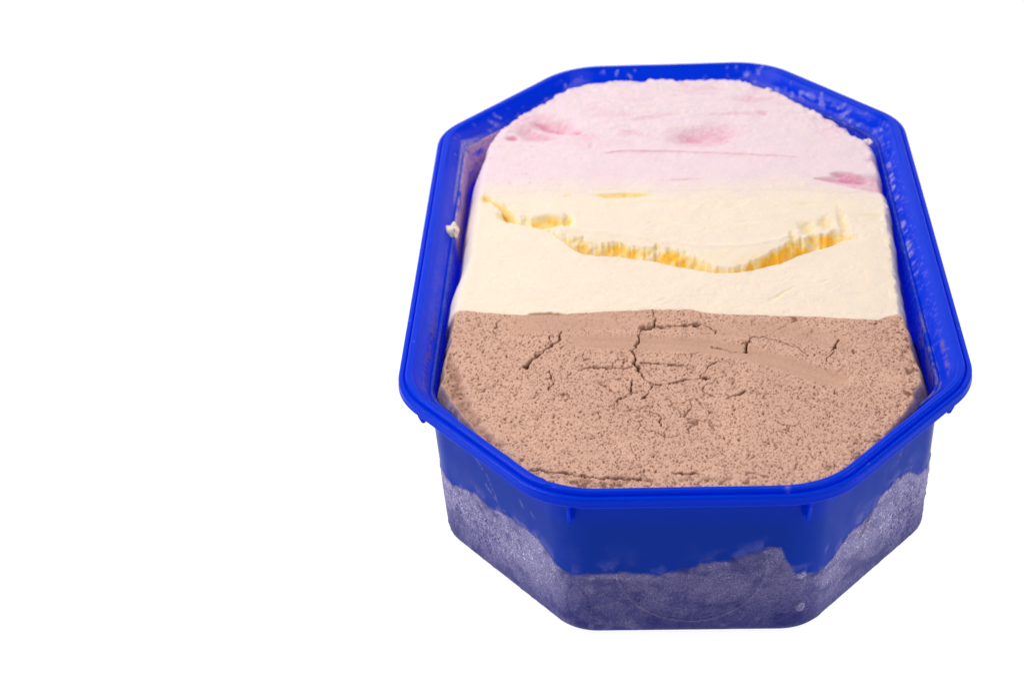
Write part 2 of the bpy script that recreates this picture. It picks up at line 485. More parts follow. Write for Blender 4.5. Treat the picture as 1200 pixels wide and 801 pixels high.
# --- rim: stepped flange, groove, raised lip, inner slope, ledge
prof = [(1.0, 51.7), (0.75, 51.5), (0.25, 51.5), (0.02, 51.7), (-0.12, 51.95), (-0.12, 52.15), (0.02, 52.4), (0.0, 53.2), (0.02, 53.9), (0.15, 54.22), (0.45, 54.42), (0.9, 54.48), (1.3, 54.46),
        (1.48, 54.2), (1.6, 53.85), (1.75, 53.75), (1.88, 53.95), (1.95, 54.7), (2.05, 55.1), (2.3, 55.36), (2.7, 55.42), (3.0, 55.4), (3.12, 55.3), (3.25, 55.38), (3.7, 55.36), (4.05, 55.2), (4.3, 54.7)]
for t in np.linspace(0.06, 1, 12):
    prof.append((4.3 + 3.9 * t, 54.65 - 4.9 * t + 0.5 * math.sin(math.pi * t) * 0.5))
prof += [(8.5, 49.45), (9.0, 49.3), (9.4, 49.15), (9.66, 48.9), (9.68, 48.5), (9.0, 48.4), (8.7, 49.2), (8.0, 50.2), (5.0, 53.3), (4.0, 53.9), (2.6, 54.0), (1.4, 53.5), (1.05, 53.2)]
rr_ = [26.0 - 0.4 * d for d, z in prof]
rings = [octagon(d, r) for (d, z), r in zip(prof, rr_)]
P = np.concatenate([np.c_[r, np.full(NP, z)] for r, (d, z) in zip(rings, prof)])
ins = np.repeat([d for d, z in prof], NP)
# slight moulding waviness, and the little flow mark on the front left of the lip
P[:, 2] += 0.12 * fbm(P[:, 0], P[:, 1], 45, 2, 40) + 0.02 * vnoise(P[:, 0], P[:, 1], 6, 41)
nk = np.exp(-(((P[:, 0] + 36.8) + (P[:, 1] + 126.5) * 0.35) / 0.55) ** 2) * (P[:, 1] < -120) * sstep(1.8, 2.4, ins) * sstep(5.5, 4.2, ins)
P[:, 2] += 0.22 * nk
nk = np.exp(-(((P[:, 0] + 35.6) + (P[:, 1] + 126.5) * 0.35) / 0.45) ** 2) * (P[:, 1] < -120) * sstep(1.8, 2.4, ins) * sstep(5.5, 4.2, ins)
P[:, 2] -= 0.25 * nk
me = mesh_from('rim', P, ring_quads(len(prof), NP, True))
cattr(me, 'residue', residue_on(P, 'rim')); fattr(me, 'frost', np.zeros(len(P)))
link('rim', me, PLASTIC, tub)


# --- stacking ribs under the flange
def rib(cx, cy, ox, oy, shape):
    """thin bracket standing out from the wall; (ox, oy) outward direction"""
    o = np.array([ox, oy]); tvec = np.array([-oy, ox]); base = np.array([cx, cy])
    v = []
    for sgn in (-0.5, 0.5):
        for d_, z_ in shape:
            p = base + o * d_ + tvec * sgn * (0.8 if d_ > 5 else 1.0)
            v.append((p[0], p[1], z_))
    n = len(shape)
    me = bpy.data.meshes.new('rib')
    f = [tuple(range(n))[::-1], tuple(range(n, 2 * n))] + [(k, (k + 1) % n, n + (k + 1) % n, n + k) for k in range(n)]
    me.from_pydata([tuple(c * 0.001 for c in p) for p in v], [], f)
    me.update()
    o_ = link('rib', me, PLASTIC, tub)
    bv = o_.modifiers.new('bevel', 'BEVEL'); bv.width = 0.00016; bv.segments = 2
    fattr(me, 'frost', np.zeros(len(v))); cattr(me, 'residue', np.zeros((len(v), 4)))


WI = 8.95
for sx in (-1, 1):
    rib(sx * 31.0, -(TL - WI), 0, -1, [(-0.4, 40.4), (0.25, 40.1), (0.9, 40.9), (7.2, 49.6), (7.5, 52.4), (4.3, 52.1), (1.0, 48.8), (-0.2, 48.2)])
    rib(sx * 67.1, -83.1, sx * 0.94, -0.341, [(2.6, 53.3), (3.4, 50.6), (5.0, 46.7), (5.6, 46.2), (6.3, 46.6), (7.1, 48.6), (7.4, 52.6)])

# ------------------------------------------------------------------ the ice cream block
block = thing('ice_cream_block', 'three flavour ice cream block in pink, cream and brown bands filling the blue tub', 'ice cream')

EA = np.array([(131.8, 15.5), (125.8, 13.0), (119.9, 12.0), (111.4, 11.4), (106.9, 11.8), (103.0, 11.8), (93.1, 10.8), (82.9, 12.8), (75, 14.6), (70, 15.0), (62.2, 15.6), (50.2, 17.8), (44.0, 13.6),
               (29.2, 13.3), (18.7, 13.0), (5, 14.0), (-8.6, 15.0), (-32.1, 16.3), (-46.1, 15.2), (-51.8, 12.4), (-57, 9.0), (-66.0, 6.0), (-90, 5.5), (-114, 6.0), (-122, 8.5), (-129.2, 11.6), (-135.3, 13.0), (-144.0, 13.6),
               (-155.9, 14.6), (-176.9, 14.6), (160.0, 14.4), (145.7, 14.8), (137.2, 15.0)])
EA[:, 0] = np.where(EA[:, 0] < -170, EA[:, 0] + 360, EA[:, 0])
EA = EA[np.argsort(EA[:, 0])]


def shoulder(x, y):
    a = np.degrees(np.arctan2(y, x)); a = np.where(a < -170, a + 360, a)
    ex = sstep(0, -30, x) * (2.6 * sstep(-25, 0, y) * sstep(95, 80, y) + 0.6)
    return ex + np.interp(a, np.r_[EA[-1, 0] - 360, EA[:, 0], EA[0, 0] + 360], np.r_[EA[-1, 1], EA[:, 1], EA[0, 1]])


CV = np.array([(-90, -35.2), (-69.9, -35.2), (-62.2, -36.6), (-49.3, -39.5), (-43.0, -40.4), (-35.4, -40.4), (-30.3, -39.8), (-21.5, -39.7), (-6.4, -38.9), (3.6, -39.8), (8.5, -42.0), (23.3, -43.0),
               (38.1, -44.3), (50.3, -45.6), (57.6, -46.3), (60.8, -44.1), (65.2, -43.0), (90, -42.0)])
VSL = np.array([(-90, 38.5), (-64.0, 38.1), (-35.8, 37.8), (-7.9, 36.1), (19.9, 35.2), (44.7, 34.5), (68.8, 30.7), (90, 29)])


def yb(x): return np.interp(x, CV[:, 0], CV[:, 1]) + 0.35 * fbm(x, x * 0, 3.0, 4, 71)
def ysb(x): return np.interp(x, VSL[:, 0], VSL[:, 1])
def ycut(x): return ysb(x) + 2.2 * fbm(x, x * 0 + 5, 9.0, 4, 78)


def base_height(x, y):
    return 53.0 + 0.9 * (1 - (x / 62) ** 2) * (1 - (y / 150) ** 2) - 0.4 + 0.35 * fbm(x, y, 32, 3, 72)


def grid(x0, x1, step, ylo, yhi, ny):
    xs = np.arange(x0, x1 + 1e-6, step); t = np.linspace(0, 1, ny)
    X = np.repeat(xs[None, :], ny, 0)
    Y = ylo(xs)[None, :] * (1 - t[:, None]) + yhi(xs)[None, :] * t[:, None]
    return X, Y


def layer(name, X, Y, Zh, tint, mat, emin=9.3):
    """height field clipped to the tub outline, closed by a skirt and a base"""
    ny, nx = X.shape
    E = inset_of(X, Y, 2.0)
    i = np.arange(ny - 1)[:, None]; j = np.arange(nx - 1)[None, :]
    q = np.stack([i * nx + j, i * nx + j + 1, (i + 1) * nx + j + 1, (i + 1) * nx + j], -1).reshape(-1, 4)
    inside = (E > emin) | ((E > 5.4) & (Zh > np.interp(E, [4.3, 8.2, 9.3], [54.65, 49.8, 49.3]) - 0.5))
    ok = inside.ravel()[q].all(1)
    q = q[ok]
    used = np.unique(q); remap = np.full(nx * ny, -1); remap[used] = np.arange(len(used)); q = remap[q]
    V = np.c_[X.ravel(), Y.ravel(), Zh.ravel()][used]; C = tint.reshape(-1, 3)[used]
    # boundary edges -> skirt
    e = np.concatenate([q[:, [0, 1]], q[:, [1, 2]], q[:, [2, 3]], q[:, [3, 0]]])
    key = np.sort(e, 1); kk = key[:, 0].astype(np.int64) * 10_000_000 + key[:, 1]
    u, idx, cnt = np.unique(kk, return_index=True, return_counts=True)
    be = e[idx[cnt == 1]]
    bv = np.unique(be); n0 = len(V)
    rm = {int(a): n0 + k for k, a in enumerate(bv)}
    low = V[bv].copy()
    ce = V[bv][:, :2].mean(0)
    low[:, 0] *= 0.90; low[:, 1] = np.where(np.abs(low[:, 1]) > 60, low[:, 1] * 0.93, low[:, 1])
    mid_ = low.copy(); mid_[:, 2] -= 2.0; low[:, 2] = 2.0
    nb = len(bv)
    V2 = np.vstack([V, mid_, low, [[ce[0], ce[1], 2.0]]]); C2 = np.vstack([C, C[bv], C[bv], C[:1]])
    m1 = np.array([rm[int(k)] for k in be[:, 0]]); m2 = np.array([rm[int(k)] for k in be[:, 1]])
    sk = np.vstack([np.c_[be[:, 1], be[:, 0], m1, m2], np.c_[m2, m1, m1 + nb, m2 + nb]])
    tr = np.c_[m2 + nb, m1 + nb, np.full(len(be), len(V2) - 1)]
    me = mesh_from(name, V2, np.vstack([q, sk]), tris=tr)
    cattr(me, 'tint', np.c_[C2, np.ones(len(C2))])
    return link(name, me, mat, block)


def lerp3(a, b, m):
    return np.asarray(a) * (1 - m[..., None]) + np.asarray(b) * m[..., None]


# ---------------- chocolate
CR = {
    'a': ([(-34.5, -50.6), (-34.8, -54.8), (-37.4, -58.8), (-40.4, -61.4), (-42.7, -65.4), (-44.6, -69.1)], 0.50, 1.5),
    'b': ([(-37.6, -52.3), (-38.1, -57.4)], 0.35, 0.7),
    'c': ([(-11.6, -49.9), (-9.1, -48.8), (-5.4, -48.9), (0.8, -48.7), (5.8, -48.2)], 0.60, 1.8),
    'c2': ([(-10.2, -49.3), (-7.6, -48.6), (-5.0, -48.9)], 1.35, 2.2),
    'c3': ([(3.6, -48.4), (5.6, -48.1)], 1.05, 1.6),
    'd': ([(-7.3, -39.3), (-7.5, -47.7)], 0.22, 0.8),
    'e': ([(5.8, -48.2), (8.8, -49.5), (10.5, -53.1)], 0.25, 0.8),
    'f': ([(-11.6, -49.9), (-12.3, -57.9), (-13.9, -62.4), (-13.0, -70.2), (-11.3, -74.7), (-7.8, -79.1)], 0.32, 1.0),
    'f2': ([(-14.0, -62.0), (-13.0, -68.0), (-12.4, -71.5)], 0.65, 1.4),
    'g': ([(-7.8, -79.1), (-2.4, -78.2), (1.2, -76.6), (8, -75.8)], 0.32, 0.9),
    'h': ([(-28, -70.6), (-25.6, -69.4), (-22.6, -69.8), (-17.8, -70.3), (-14.0, -70.0)], 0.52, 1.3),
    'i': ([(-11.2, -68.1), (-4.6, -68.8), (0.2, -69.6)], 0.40, 0.9),
    'j': ([(23.8, -55.9), (20.1, -55.8), (19.0, -59.1), (17.9, -63.6)], 0.45, 1.4),
    'k': ([(23.8, -55.9), (30.8, -59.1), (34.1, -63.1), (35.4, -65.4)], 0.25, 0.8),
    'l': ([(9.0, -60.0), (14.9, -62.4), (17.9, -63.6)], 0.28, 0.8),
    'm': ([(44.9, -56.7), (42.4, -64.5), (40.3, -67.8)], 0.32, 0.6),
    'n': ([(17.4, -82.6), (11.9, -86.2)], 0.42, 0.9),
    'o': ([(-7.8, -79.1), (-9.6, -83.3), (-11.4, -86.4)], 0.30, 0.9),
    'p': ([(-10.9, -91.6), (-6.8, -92.8), (-6.4, -98.9)], 0.30, 0.9),
    'q': ([(-14.3, -75.7), (-14.5, -82.1), (-19.0, -87.2)], 0.28, 0.9),
    'r': ([(-41, -117.0), (-34.6, -118.4), (-26.8, -120.3), (-21.0, -121.6), (-12, -122.2)], 0.55, 1.3),
    's': ([(-37.1, -70.5), (-36.3, -77.0), (-37.4, -80.2)], 0.26, 0.8),
    't': ([(4.7, -76.3), (7.4, -69.9), (11.0, -67.8)], 0.26, 0.7),
    'w': ([(-3.5, -119.9), (3, -120.6)], 0.45, 0.9),
}
CS = 0.165
X, Y = grid(-72, 72, CS, lambda x: np.full(x.shape, -127.6), yb, 530)
E = inset_of(X, Y, 2.0)
Z0 = base_height(X, Y) + 0.15
Zc = Z0 + 0.22 * fbm(X, Y, 14, 3, 80) + 0.10 * fbm(X, Y, 2.6, 3, 81)
# scraped band left by the scoop
band = np.array([(-44.1, -47), (-38, -52), (-33.8, -54.8), (-14.1, -57.6), (5.3, -59.4), (17.2, -63.0), (29.9, -70.0), (42.1, -78.0)])
dB, tB = polydist(X, Y, band, 14)
band_m = sstep(5.0, 2.2, dB) * sstep(0.10, 0.22, tB)
top_m = sstep(9, 5, np.abs(Y - yb(X) + 3.5) + 1.2 * fbm(X, Y, 6, 2, 82)) * sstep(-55, -44, X) * sstep(2, -22, X)
top2 = sstep(6, 2.5, polydist(X, Y, [(10, -52.5), (31, -51.0), (44, -58)], 9)[0])
smooth_m = np.clip(np.maximum(np.maximum(band_m, 0.75 * top_m), 0.6 * top2), 0, 1)
Zc -= 0.38 * sstep(4.2, 0.5, dB) * sstep(0.05, 0.2, tB)
Zc += 0.30 * np.exp(-((dB - 4.8) / 0.9) ** 2) * sstep(0.15, 0.3, tB) * (Y < -50)
across = Y + 0.14 * X + 0.006 * X * X * (X > 0)
Zc += smooth_m * (0.05 * vnoise(across * 1.0, X * 0.03, 0.9, 83) + 0.06 * vnoise(across, X * 0.02, 2.2, 84))
es = shoulder(X, Y) + 0.8 * fbm(X, Y, 4.5, 2, 99)
ue = np.clip(es - E, 0, None)
poro = (1 - 0.82 * smooth_m) * np.exp(-(ue / 0.8) ** 2)
# pores: thousands of tiny pits
dark_m = np.zeros(X.shape)  # mask of darker brown in pores, cracks and broken edges
npit = 24000
px = rng.uniform(-68, 68, npit); py = rng.uniform(-127, -36, npit)
pr_ = rng.gamma(4.0, 0.029, npit).clip(0.095, 0.30); ph = rng.uniform(0.5, 1.2, npit); pel = rng.uniform(0.9, 1.9, npit); pa = rng.normal(0, 0.5, npit)
ylo = Y[0]; yhi = Y[-1]; nyc = X.shape[0]
for k in range(npit):
    ix = int((px[k] + 72) / CS)
    yl, yh = ylo[ix], yhi[ix]
    iy = int((py[k] - yl) / (yh - yl) * (nyc - 1))
    w = int(pr_[k] * pel[k] * 1.9 / CS) + 2
    a0, a1, b0, b1 = max(iy - w, 0), min(iy + w + 1, nyc), max(ix - w, 0), min(ix + w + 1, X.shape[1])
    if a1 <= a0 or b1 <= b0: continue
    dx = X[a0:a1, b0:b1] - px[k]; dy = Y[a0:a1, b0:b1] - py[k]
    ca, sa = math.cos(pa[k]), math.sin(pa[k])
    u = (dx * ca + dy * sa) / pr_[k]; v = (-dx * sa + dy * ca) / (pr_[k] * pel[k])
    g = np.exp(-(u * u + v * v) ** 1.3) * poro[a0:a1, b0:b1]
    Zc[a0:a1, b0:b1] -= g * pr_[k] * 2.0 * ph[k]
    dark_m[a0:a1, b0:b1] = np.maximum(dark_m[a0:a1, b0:b1], g * 0.80)
# grain
Zc += poro * (0.07 * vnoise(X, Y, 0.55, 85) + 0.05 * vnoise(X, Y, 0.3, 86))
gp = np.clip(-vnoise(X, Y * 0.7, 0.36, 185) - 0.45, 0, 1) * poro
Zc -= 0.30 * gp; dark_m = np.maximum(dark_m, np.clip(gp * 1.3, 0, 0.5))
# cracks
wx = X + 0.55 * vnoise(X, Y, 1.6, 87) + 0.25 * vnoise(X, Y, 0.6, 88); wy = Y + 0.55 * vnoise(X, Y, 1.6, 89) + 0.25 * vnoise(X, Y, 0.6, 90)
crk = np.zeros(X.shape)
for nm, (pts, wd, dp) in CR.items():
    wd = wd * 0.92
    d, t = polydist(wx, wy, pts, 4)
    wl = wd * (0.8 + 0.5 * vnoise(X, Y, 2.0, 91))
    g = np.exp(-(d / np.maximum(wl, 0.1)) ** 2 * 1.2)
    Zc -= g * dp * 1.5 * np.clip(0.85 + 0.7 * fbm(X, Y, 3.0, 2, 105), 0.25, 1.2)
    Zc += 0.10 * np.exp(-((d - wd * 2) / 0.6) ** 2)
    dark_m = np.maximum(dark_m, g); crk = np.maximum(crk, g)
f1, f2 = worley(X + 2.4 * fbm(X, Y, 4, 4, 92), Y + 2.4 * fbm(X, Y, 4, 4, 93), 7.5, 5)
net = np.exp(-((f2 - f1) / 0.30) ** 2) * sstep(0.05, 0.35, fbm(X, Y, 5, 3, 94) + 0.30 * np.exp(-((X + 5) / 24) ** 2 - ((Y + 86) / 13) ** 2) - 0.14) * poro
Zc -= 0.6 * net; dark_m = np.maximum(dark_m, 0.85 * net)
# broken left edge and crumbly right / front margins
d, t = polydist(wx, wy, [(-65.5, -58.2), (-63.6, -68.4), (-59.6, -84.0), (-54.8, -97.0), (-49, -106.0)], 12)
CLx = np.interp(Y, [-125, -106, -97, -84, -68.4, -58.2, -30], [-40, -49, -54.8, -59.6, -63.6, -65.5, -66])
side = sstep(0.8, -1.0, X - CLx + 0.9 * vnoise(X, Y, 2, 95)) * sstep(-52, -60, Y) * sstep(-112, -104, Y)
Zc -= side * (1.1 + 0.8 * fbm(X, Y, 2.2, 4, 96)); dark_m = np.maximum(dark_m, side * (0.45 + 0.4 * fbm(X, Y, 1.5, 3, 97)))
marg = sstep(8.0, 2.0, E - shoulder(X, Y)) * ((X > 15) | (Y < -112))
crum = fbm(X, Y, 2.0, 4, 98)
Zc += marg * 0.45 * crum; dark_m = np.maximum(dark_m, np.clip(marg * sstep(0.05, 0.5, -crum) * 0.9, 0, 1))
fd = np.exp(-(ue / 0.7) ** 2)
Zc = Z0 * (1 - fd) + Zc * fd
dark_m = dark_m * fd
Zc -= np.minimum(0.9 * ue * ue, 2.2 * ue)
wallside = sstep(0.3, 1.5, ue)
tintc = lerp3((0.635, 0.385, 0.292), (0.19, 0.082, 0.052), np.clip(dark_m, 0, 1))
tintc = lerp3(tintc, np.array([0.13, 0.05, 0.03]), np.clip(crk * 1.2 - 0.2, 0, 1))
tintc = tintc * (1 + 0.07 * fbm(X, Y, 10, 3, 101)[..., None] + 0.05 * vnoise(X, Y, 0.5, 102)[..., None])
tintc = lerp3(tintc, np.array([0.45, 0.255, 0.18]), 0.65 * smooth_m * (1 - crk) * (0.8 + 0.2 * vnoise(across, X * 0.02, 1.2, 103)))
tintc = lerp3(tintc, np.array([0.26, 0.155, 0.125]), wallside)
rime = wallside * sstep(-0.25, 0.45, fbm(X + 1.3 * Y, Zc * 1.5, 0.9, 3, 104))
tintc = lerp3(tintc, np.array([0.36, 0.29, 0.36]), rime)
# chocolate stained by vanilla at the seam
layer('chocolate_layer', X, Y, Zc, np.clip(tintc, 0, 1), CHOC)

# ---------------- vanilla and strawberry share one surface function
VAN = np.array([0.830, 0.702, 0.578]); VGLOW = np.array([0.89, 0.475, 0.035]); PNK = np.array([0.785, 0.625, 0.675]); PIN = np.array([0.70, 0.25, 0.39])
FIS = np.array([(-66, 40), (-60.9, 34.8), (-55.1, 24.8), (-51.3, 17.2), (-44.4, 14.2), (-38.0, 8.4), (-33.9, 1.5), (-28.3, -5.0), (-17.3, -7.6), (-6.4, -10.5), (4.3, -16.2), (11.8, -18.6), (16, -18.7), (21.5, -18.2), (31.5, -13.1), (39.4, -7.6), (48.6, -2.5), (53.2, 0.6), (60, 3)])
#           x:    -61   -55  -50   -46  -36   -33  -28  -20  -10   0    5    11   15   18   24   32   42   50   54  58
FXs = np.array([-63, -60, -55, -50, -46, -41, -36, -33, -28, -20, -10, -1, 5, 11, 15.5, 18, 24, 32, 42, 50, 54, 58])
FD = np.array([0, 0.9, 2.2, 1.8, 1.0, 0.7, 0.7, 2.0, 4.2, 5.2, 5.0, 5.6, 5.6, 4.8, 3.2, 4.0, 5.0, 5.8, 6.2, 5.4, 2.0, 0])
FWd = np.array([2, 2, 3.5, 3.5, 2.5, 2, 2, 5.0, 8.0, 10.0, 9.5, 10.5, 10.0, 7.0, 5.0, 5.6, 7.0, 9.0, 9.5, 8.0, 4, 2])


def cream_surface(X, Y):
    E = inset_of(X, Y, 2.0)
    pk = Y - ysb(X)                                   # > 0 in the strawberry
    Z = base_height(X, Y) + 0.18 * fbm(X, Y, 18, 3, 120) + 0.10 * fbm(X, Y, 3.2, 4, 121) + 0.035 * vnoise(X, Y, 0.8, 122) + 0.10 * np.clip(fbm(X, Y, 1.6, 2, 172) - 0.35, -1, 0) * (fbm(X, Y, 9, 2, 173) > 0.1)
    inn = np.zeros(X.shape)                            # depth of tone; for vanilla it stands in for light scattered in recesses
    # --- the long tear across the vanilla
    wv = X + 0.5 * vnoise(X, Y, 2.5, 123)
    yF = np.interp(wv, FIS[:, 0], FIS[:, 1]) + 0.55 * fbm(X, X * 0, 3.5, 4, 124)
    slope = np.abs(np.gradient(np.interp(X[0], FIS[:, 0], FIS[:, 1]), X[0]))[None, :]
    t = (Y - yF) / np.sqrt(1 + np.minimum(slope, 2.5) ** 2)
    D = np.interp(X, FXs, FD); Wd = np.interp(X, FXs, FWd)
    D = D * (1 + 0.25 * fbm(X, X * 0, 5, 3, 125)); Wd = Wd * (1 + 0.22 * fbm(X, X * 0 + 3, 2.2, 4, 126))
    cf1, cf2 = worley(X + 0.4 * vnoise(X, Y, 1.1, 175), Y * 0.8, 2.3, 9)
    ser = 0.5 * fbm(X, Y, 1.5, 4, 127) + 0.5 * vnoise(X, Y * 0.8, 2.6, 128) + 0.55 * (0.75 - cf1 / 1.3) + 0.1
    tn = np.clip(t / np.maximum(Wd, 0.5), 0, 1)
    prof_ = (1 - tn ** 1.25)
    cut = D * prof_ * sstep(-0.10, 0.25, t)
    chunk = np.clip(ser, -0.3, 1) * 0.85 * sstep(0, 0.12, tn) * sstep(1.0, 0.75, tn) * np.minimum(D / 3, 1) * sstep(16, 13, X)
    chunk += (0.25 * ser + 0.6 * fbm(X, Y, 2.6, 4, 174)) * sstep(0, 0.12, tn) * sstep(1.0, 0.75, tn) * np.minimum(D / 3, 1) * sstep(13, 16, X)
    Z = Z - cut + chunk
    Z += 0.12 * np.exp(-np.clip(-t, 0, None) / 3.0) * sstep(0.1, -0.2, t) * np.minimum(D / 3, 1)      # lip of the near side
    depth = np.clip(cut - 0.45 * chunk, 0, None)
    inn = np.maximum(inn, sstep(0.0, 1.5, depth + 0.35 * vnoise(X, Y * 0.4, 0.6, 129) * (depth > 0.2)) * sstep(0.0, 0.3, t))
    # dip between the tear and its crest
    crest = np.interp(X, [-42, -37.5, -28.5, -17.2, -3.9, 9.2, 22.4, 32.5, 40.7, 46], [9, 12.0, 10.4, 7.5, 2.3, -1.7, -1.2, 1.7, 8.1, 9])
    gap = np.maximum(crest - yF, 2.0)
    dip = np.clip(1 - (Y - yF) / gap, 0, 1) * (Y > yF) * sstep(-42, -34, X) * sstep(46, 38, X)
    Z -= 1.25 * dip ** 1.3
    Z += 0.25 * np.exp(-((Y - crest) / 1.2) ** 2) * sstep(-40, -34, X) * sstep(44, 38, X)
    inn = np.maximum(inn, 0.16 * sstep(0.05, 0.5, dip) * sstep(1.0, 0.6, dip) * (0.6 + 0.8 * fbm(X, Y, 3, 3, 130)))

    def pit(cx, cy, rx, ry, dep, tone, pw=2.0, rot=0.0, sd=0):
        nonlocal Z, inn
        ca, sa = math.cos(rot), math.sin(rot)
        dx, dy = X - cx + 0.18 * rx * vnoise(X, Y, rx * 0.6, 140 + sd), Y - cy + 0.18 * ry * vnoise(X, Y, rx * 0.6, 141 + sd)
        r2 = ((dx * ca + dy * sa) / rx) ** 2 + ((-dx * sa + dy * ca) / ry) ** 2
        g = np.exp(-r2 ** pw)
        Z = Z - dep * g
        inn = np.maximum(inn, tone * g)
    pit(-41.0, 17.6, 5.8, 4.0, 2.2, 1.1, 2.5, -0.05, 1)
    pit(-33.9, 17.8, 1.5, 3.2, 1.8, 0.85, 1.5, 0.1, 2)
    pit(-53.5, 21.5, 4.2, 2.2, 1.8, 0.95, 1.5, -0.75, 3)
    pit(-61.2, 35.2, 1.7, 2.4, 1.1, 0.75, 1.3, 0.3, 4)
    pit(-47.5, 19.0, 1.5, 3.0, 1.0, 0.35, 1.3, 0.0, 5)
    pit(-16.5, 33.6, 8.2, 1.6, 0.8, 0.95, 2.0, -0.03, 6)
    pit(-3.5, 28.0, 5.0, 0.9, 0.25, 0.14, 1.3, -0.05, 7)
    pit(42.5, 25.0, 2.8, 0.8, 0.2, 0.12, 1.3, 0, 8)
    pit(41.5, 9.5, 2.4, 3.6, 1.2, 0.42, 1.5, 0.1, 9)
    pit(47.5, 12.5, 2.2, 3.4, 1.0, 0.32, 1.5, -0.1, 10)
    pit(53.0, 12.0, 1.3, 9.0, 0.7, 0.26, 1.3, 0.05, 11)
    pit(62.0, 17.0, 3.6, 1.2, 0.3, 0.16, 1.2, 0, 12)
    pit(36.5, 3.5, 1.0, 3.0, 0.9, 0.4, 1.3, 0, 13)
    pit(-29.5, 1.0, 0.9, 4.0, 1.0, 0.6, 1.4, 0.1, 14)
    pit(31.0, -31.0, 5.0, 0.7, 0.35, 0.13, 1.2, 0.75, 15)
    pit(-4.5, -33.0, 1.4, 0.5, 0.3, 0.14, 1.0, 0.9, 16)
    pit(44.0, -24.0, 2.0, 0.6, 0.2, 0.10, 1.0, 0.6, 17)
    pit(-34.5, 34.5, 1.6, 0.9, 0.25, 0.2, 1.0, 0.5, 18)
    van_glow = inn * np.clip(0.62 + 0.28 * sstep(12, 18, X) + 0.95 * fbm(X, Y * 0.7, 2.0, 4, 176), 0.12 + 0.5 * (X < -33) + 0.4 * (Y > 30), 1.15)
    inn = np.zeros(X.shape)
    # --- strawberry: smeared relief, scoop marks, one straight cut
    ps = sstep(-2, 12, pk)
    wxx = X + 7 * fbm(X, Y, 16, 2, 150); wyy = Y + 5 * fbm(X, Y, 14, 2, 151)
    sm = fbm(wxx * 0.55 + 0.3 * wyy, wyy * 0.8, 7.5, 4, 152)
    far = sstep(62, 84, Y + 4 * fbm(X, Y, 14, 2, 156))
    Z += ps * (0.25 + 0.75 * far) * (0.55 * sm + 0.30 * np.abs(fbm(wxx * 0.5, wyy * 1.3, 9, 3, 153)) + 0.22 * fbm(X, Y, 1.9, 4, 154))
    inn = np.maximum(inn, ps * (0.12 + 0.88 * far) * 0.36 * sstep(0.05, 0.55, -sm))
    d, tt = polydist(X, Y + 0.22 * vnoise(X, Y, 2.5, 155), [(-24.5, 63.6), (-16, 65.0), (-1.7, 64.2), (21.2, 61.2), (46.4, 56.8)], 5)
    g = np.exp(-(d / (0.42 * (1 - 0.4 * tt))) ** 2) * sstep(0.0, 0.08, tt) * sstep(1.0, 0.85, tt)
    Z -= 0.6 * g; inn = np.maximum(inn, 1.0 * g)
    Z += 0.22 * np.exp(-((d - 1.1) / 0.7) ** 2) * sstep(0, 0.1, tt) * sstep(1, 0.85, tt)
    pit(-42.5, 84.5, 10.0, 7.6, 2.4, 0.60, 2.2, 0.15, 20)
    d, tt = polydist(X, Y, [(-50.5, 90.0), (-43, 84.5), (-35.5, 80.0)], 6)
    Z += 1.2 * np.exp(-(d / 1.3) ** 2); inn = inn * (1 - 0.75 * np.exp(-(d / 1.2) ** 2))
    d, tt = polydist(X, Y, [(-46.0, 91.5), (-39.5, 87.5), (-31.5, 81.0)], 6)
    Z -= 1.0 * np.exp(-(d / 1.4) ** 2); inn = np.maximum(inn, 0.85 * np.exp(-(d / 1.5) ** 2))
    pit(-54.5, 78.5, 2.2, 1.6, 1.2, 1.0, 1.5, 0.1, 21)
    pit(13.5, 76.0, 11.5, 7.0, 1.5, 0.55, 1.4, 0.25, 22)
    pit(7.5, 75.5, 5.5, 3.6, 0.9, 0.7, 1.3, 0.6, 23)
    pit(23.0, 92.5, 9.0, 1.2, 0.6, 0.40, 1.2, 0.05, 24)
    pit(33.0, 92.5, 1.8, 1.5, 0.6, 0.55, 1.2, 0, 25)
    pit(-27.0, 70.5, 1.0, 2.6, 0.4, 0.35, 1.0, 0, 26)
    pit(4.5, 43.0, 5.0, 0.7, 0.3, 0.40, 1.2, 0.03, 27)
    pit(-6.5, 90.5, 11.0, 1.5, 0.5, 0.25, 1.2, 0.22, 28)
    pit(25, 62, 1.0, 1.0, 0.2, 0.3, 1.0, 0, 29)
    pit(66, 55, 1.4, 1.6, 0.4, 0.5, 1.0, 0, 291)
    # triangular gouge at the right edge
    xl = (X - 46.0) / 20.5
    ctr = 42.6 - 4.2 * xl; hw = 0.4 + 7.6 * xl
    tri = sstep(0.0, 0.06, xl) * sstep(1.0, 0.35, np.abs(Y - ctr) / np.maximum(hw, 0.2)) * sstep(72, 69, X)
    Z -= 1.9 * tri * (0.4 + 0.6 * xl)
    tri2 = sstep(0.25, 0.4, xl) * sstep(0.95, 0.8, xl) * sstep(1.0, 0.4, np.abs(Y - (46.2 - 4.0 * xl)) / np.maximum(3.4 * np.sin(np.clip((xl - 0.2) / 0.75, 0, 1) * math.pi), 0.3))
    Z -= 1.2 * tri2; inn = np.maximum(np.maximum(inn, 0.5 * tri * (1 + 0.4 * vnoise(X * 0.3, Y + 0.3 * X, 0.9, 157))), 0.85 * tri2)
    inn = inn * np.clip(1.0 + 0.55 * vnoise(X * 0.45 + Y * 0.3, Y - 0.4 * X, 0.9, 170) + 0.3 * vnoise(X, Y, 0.7, 171), 0.15, 1.25)
    # speckle of fruit on the left
    sp = sstep(0.42, 0.75, fbm(X, Y, 1.3, 3, 158)) * sstep(-15, -45, X) * sstep(-2, 6, pk) * sstep(55, 35, pk)
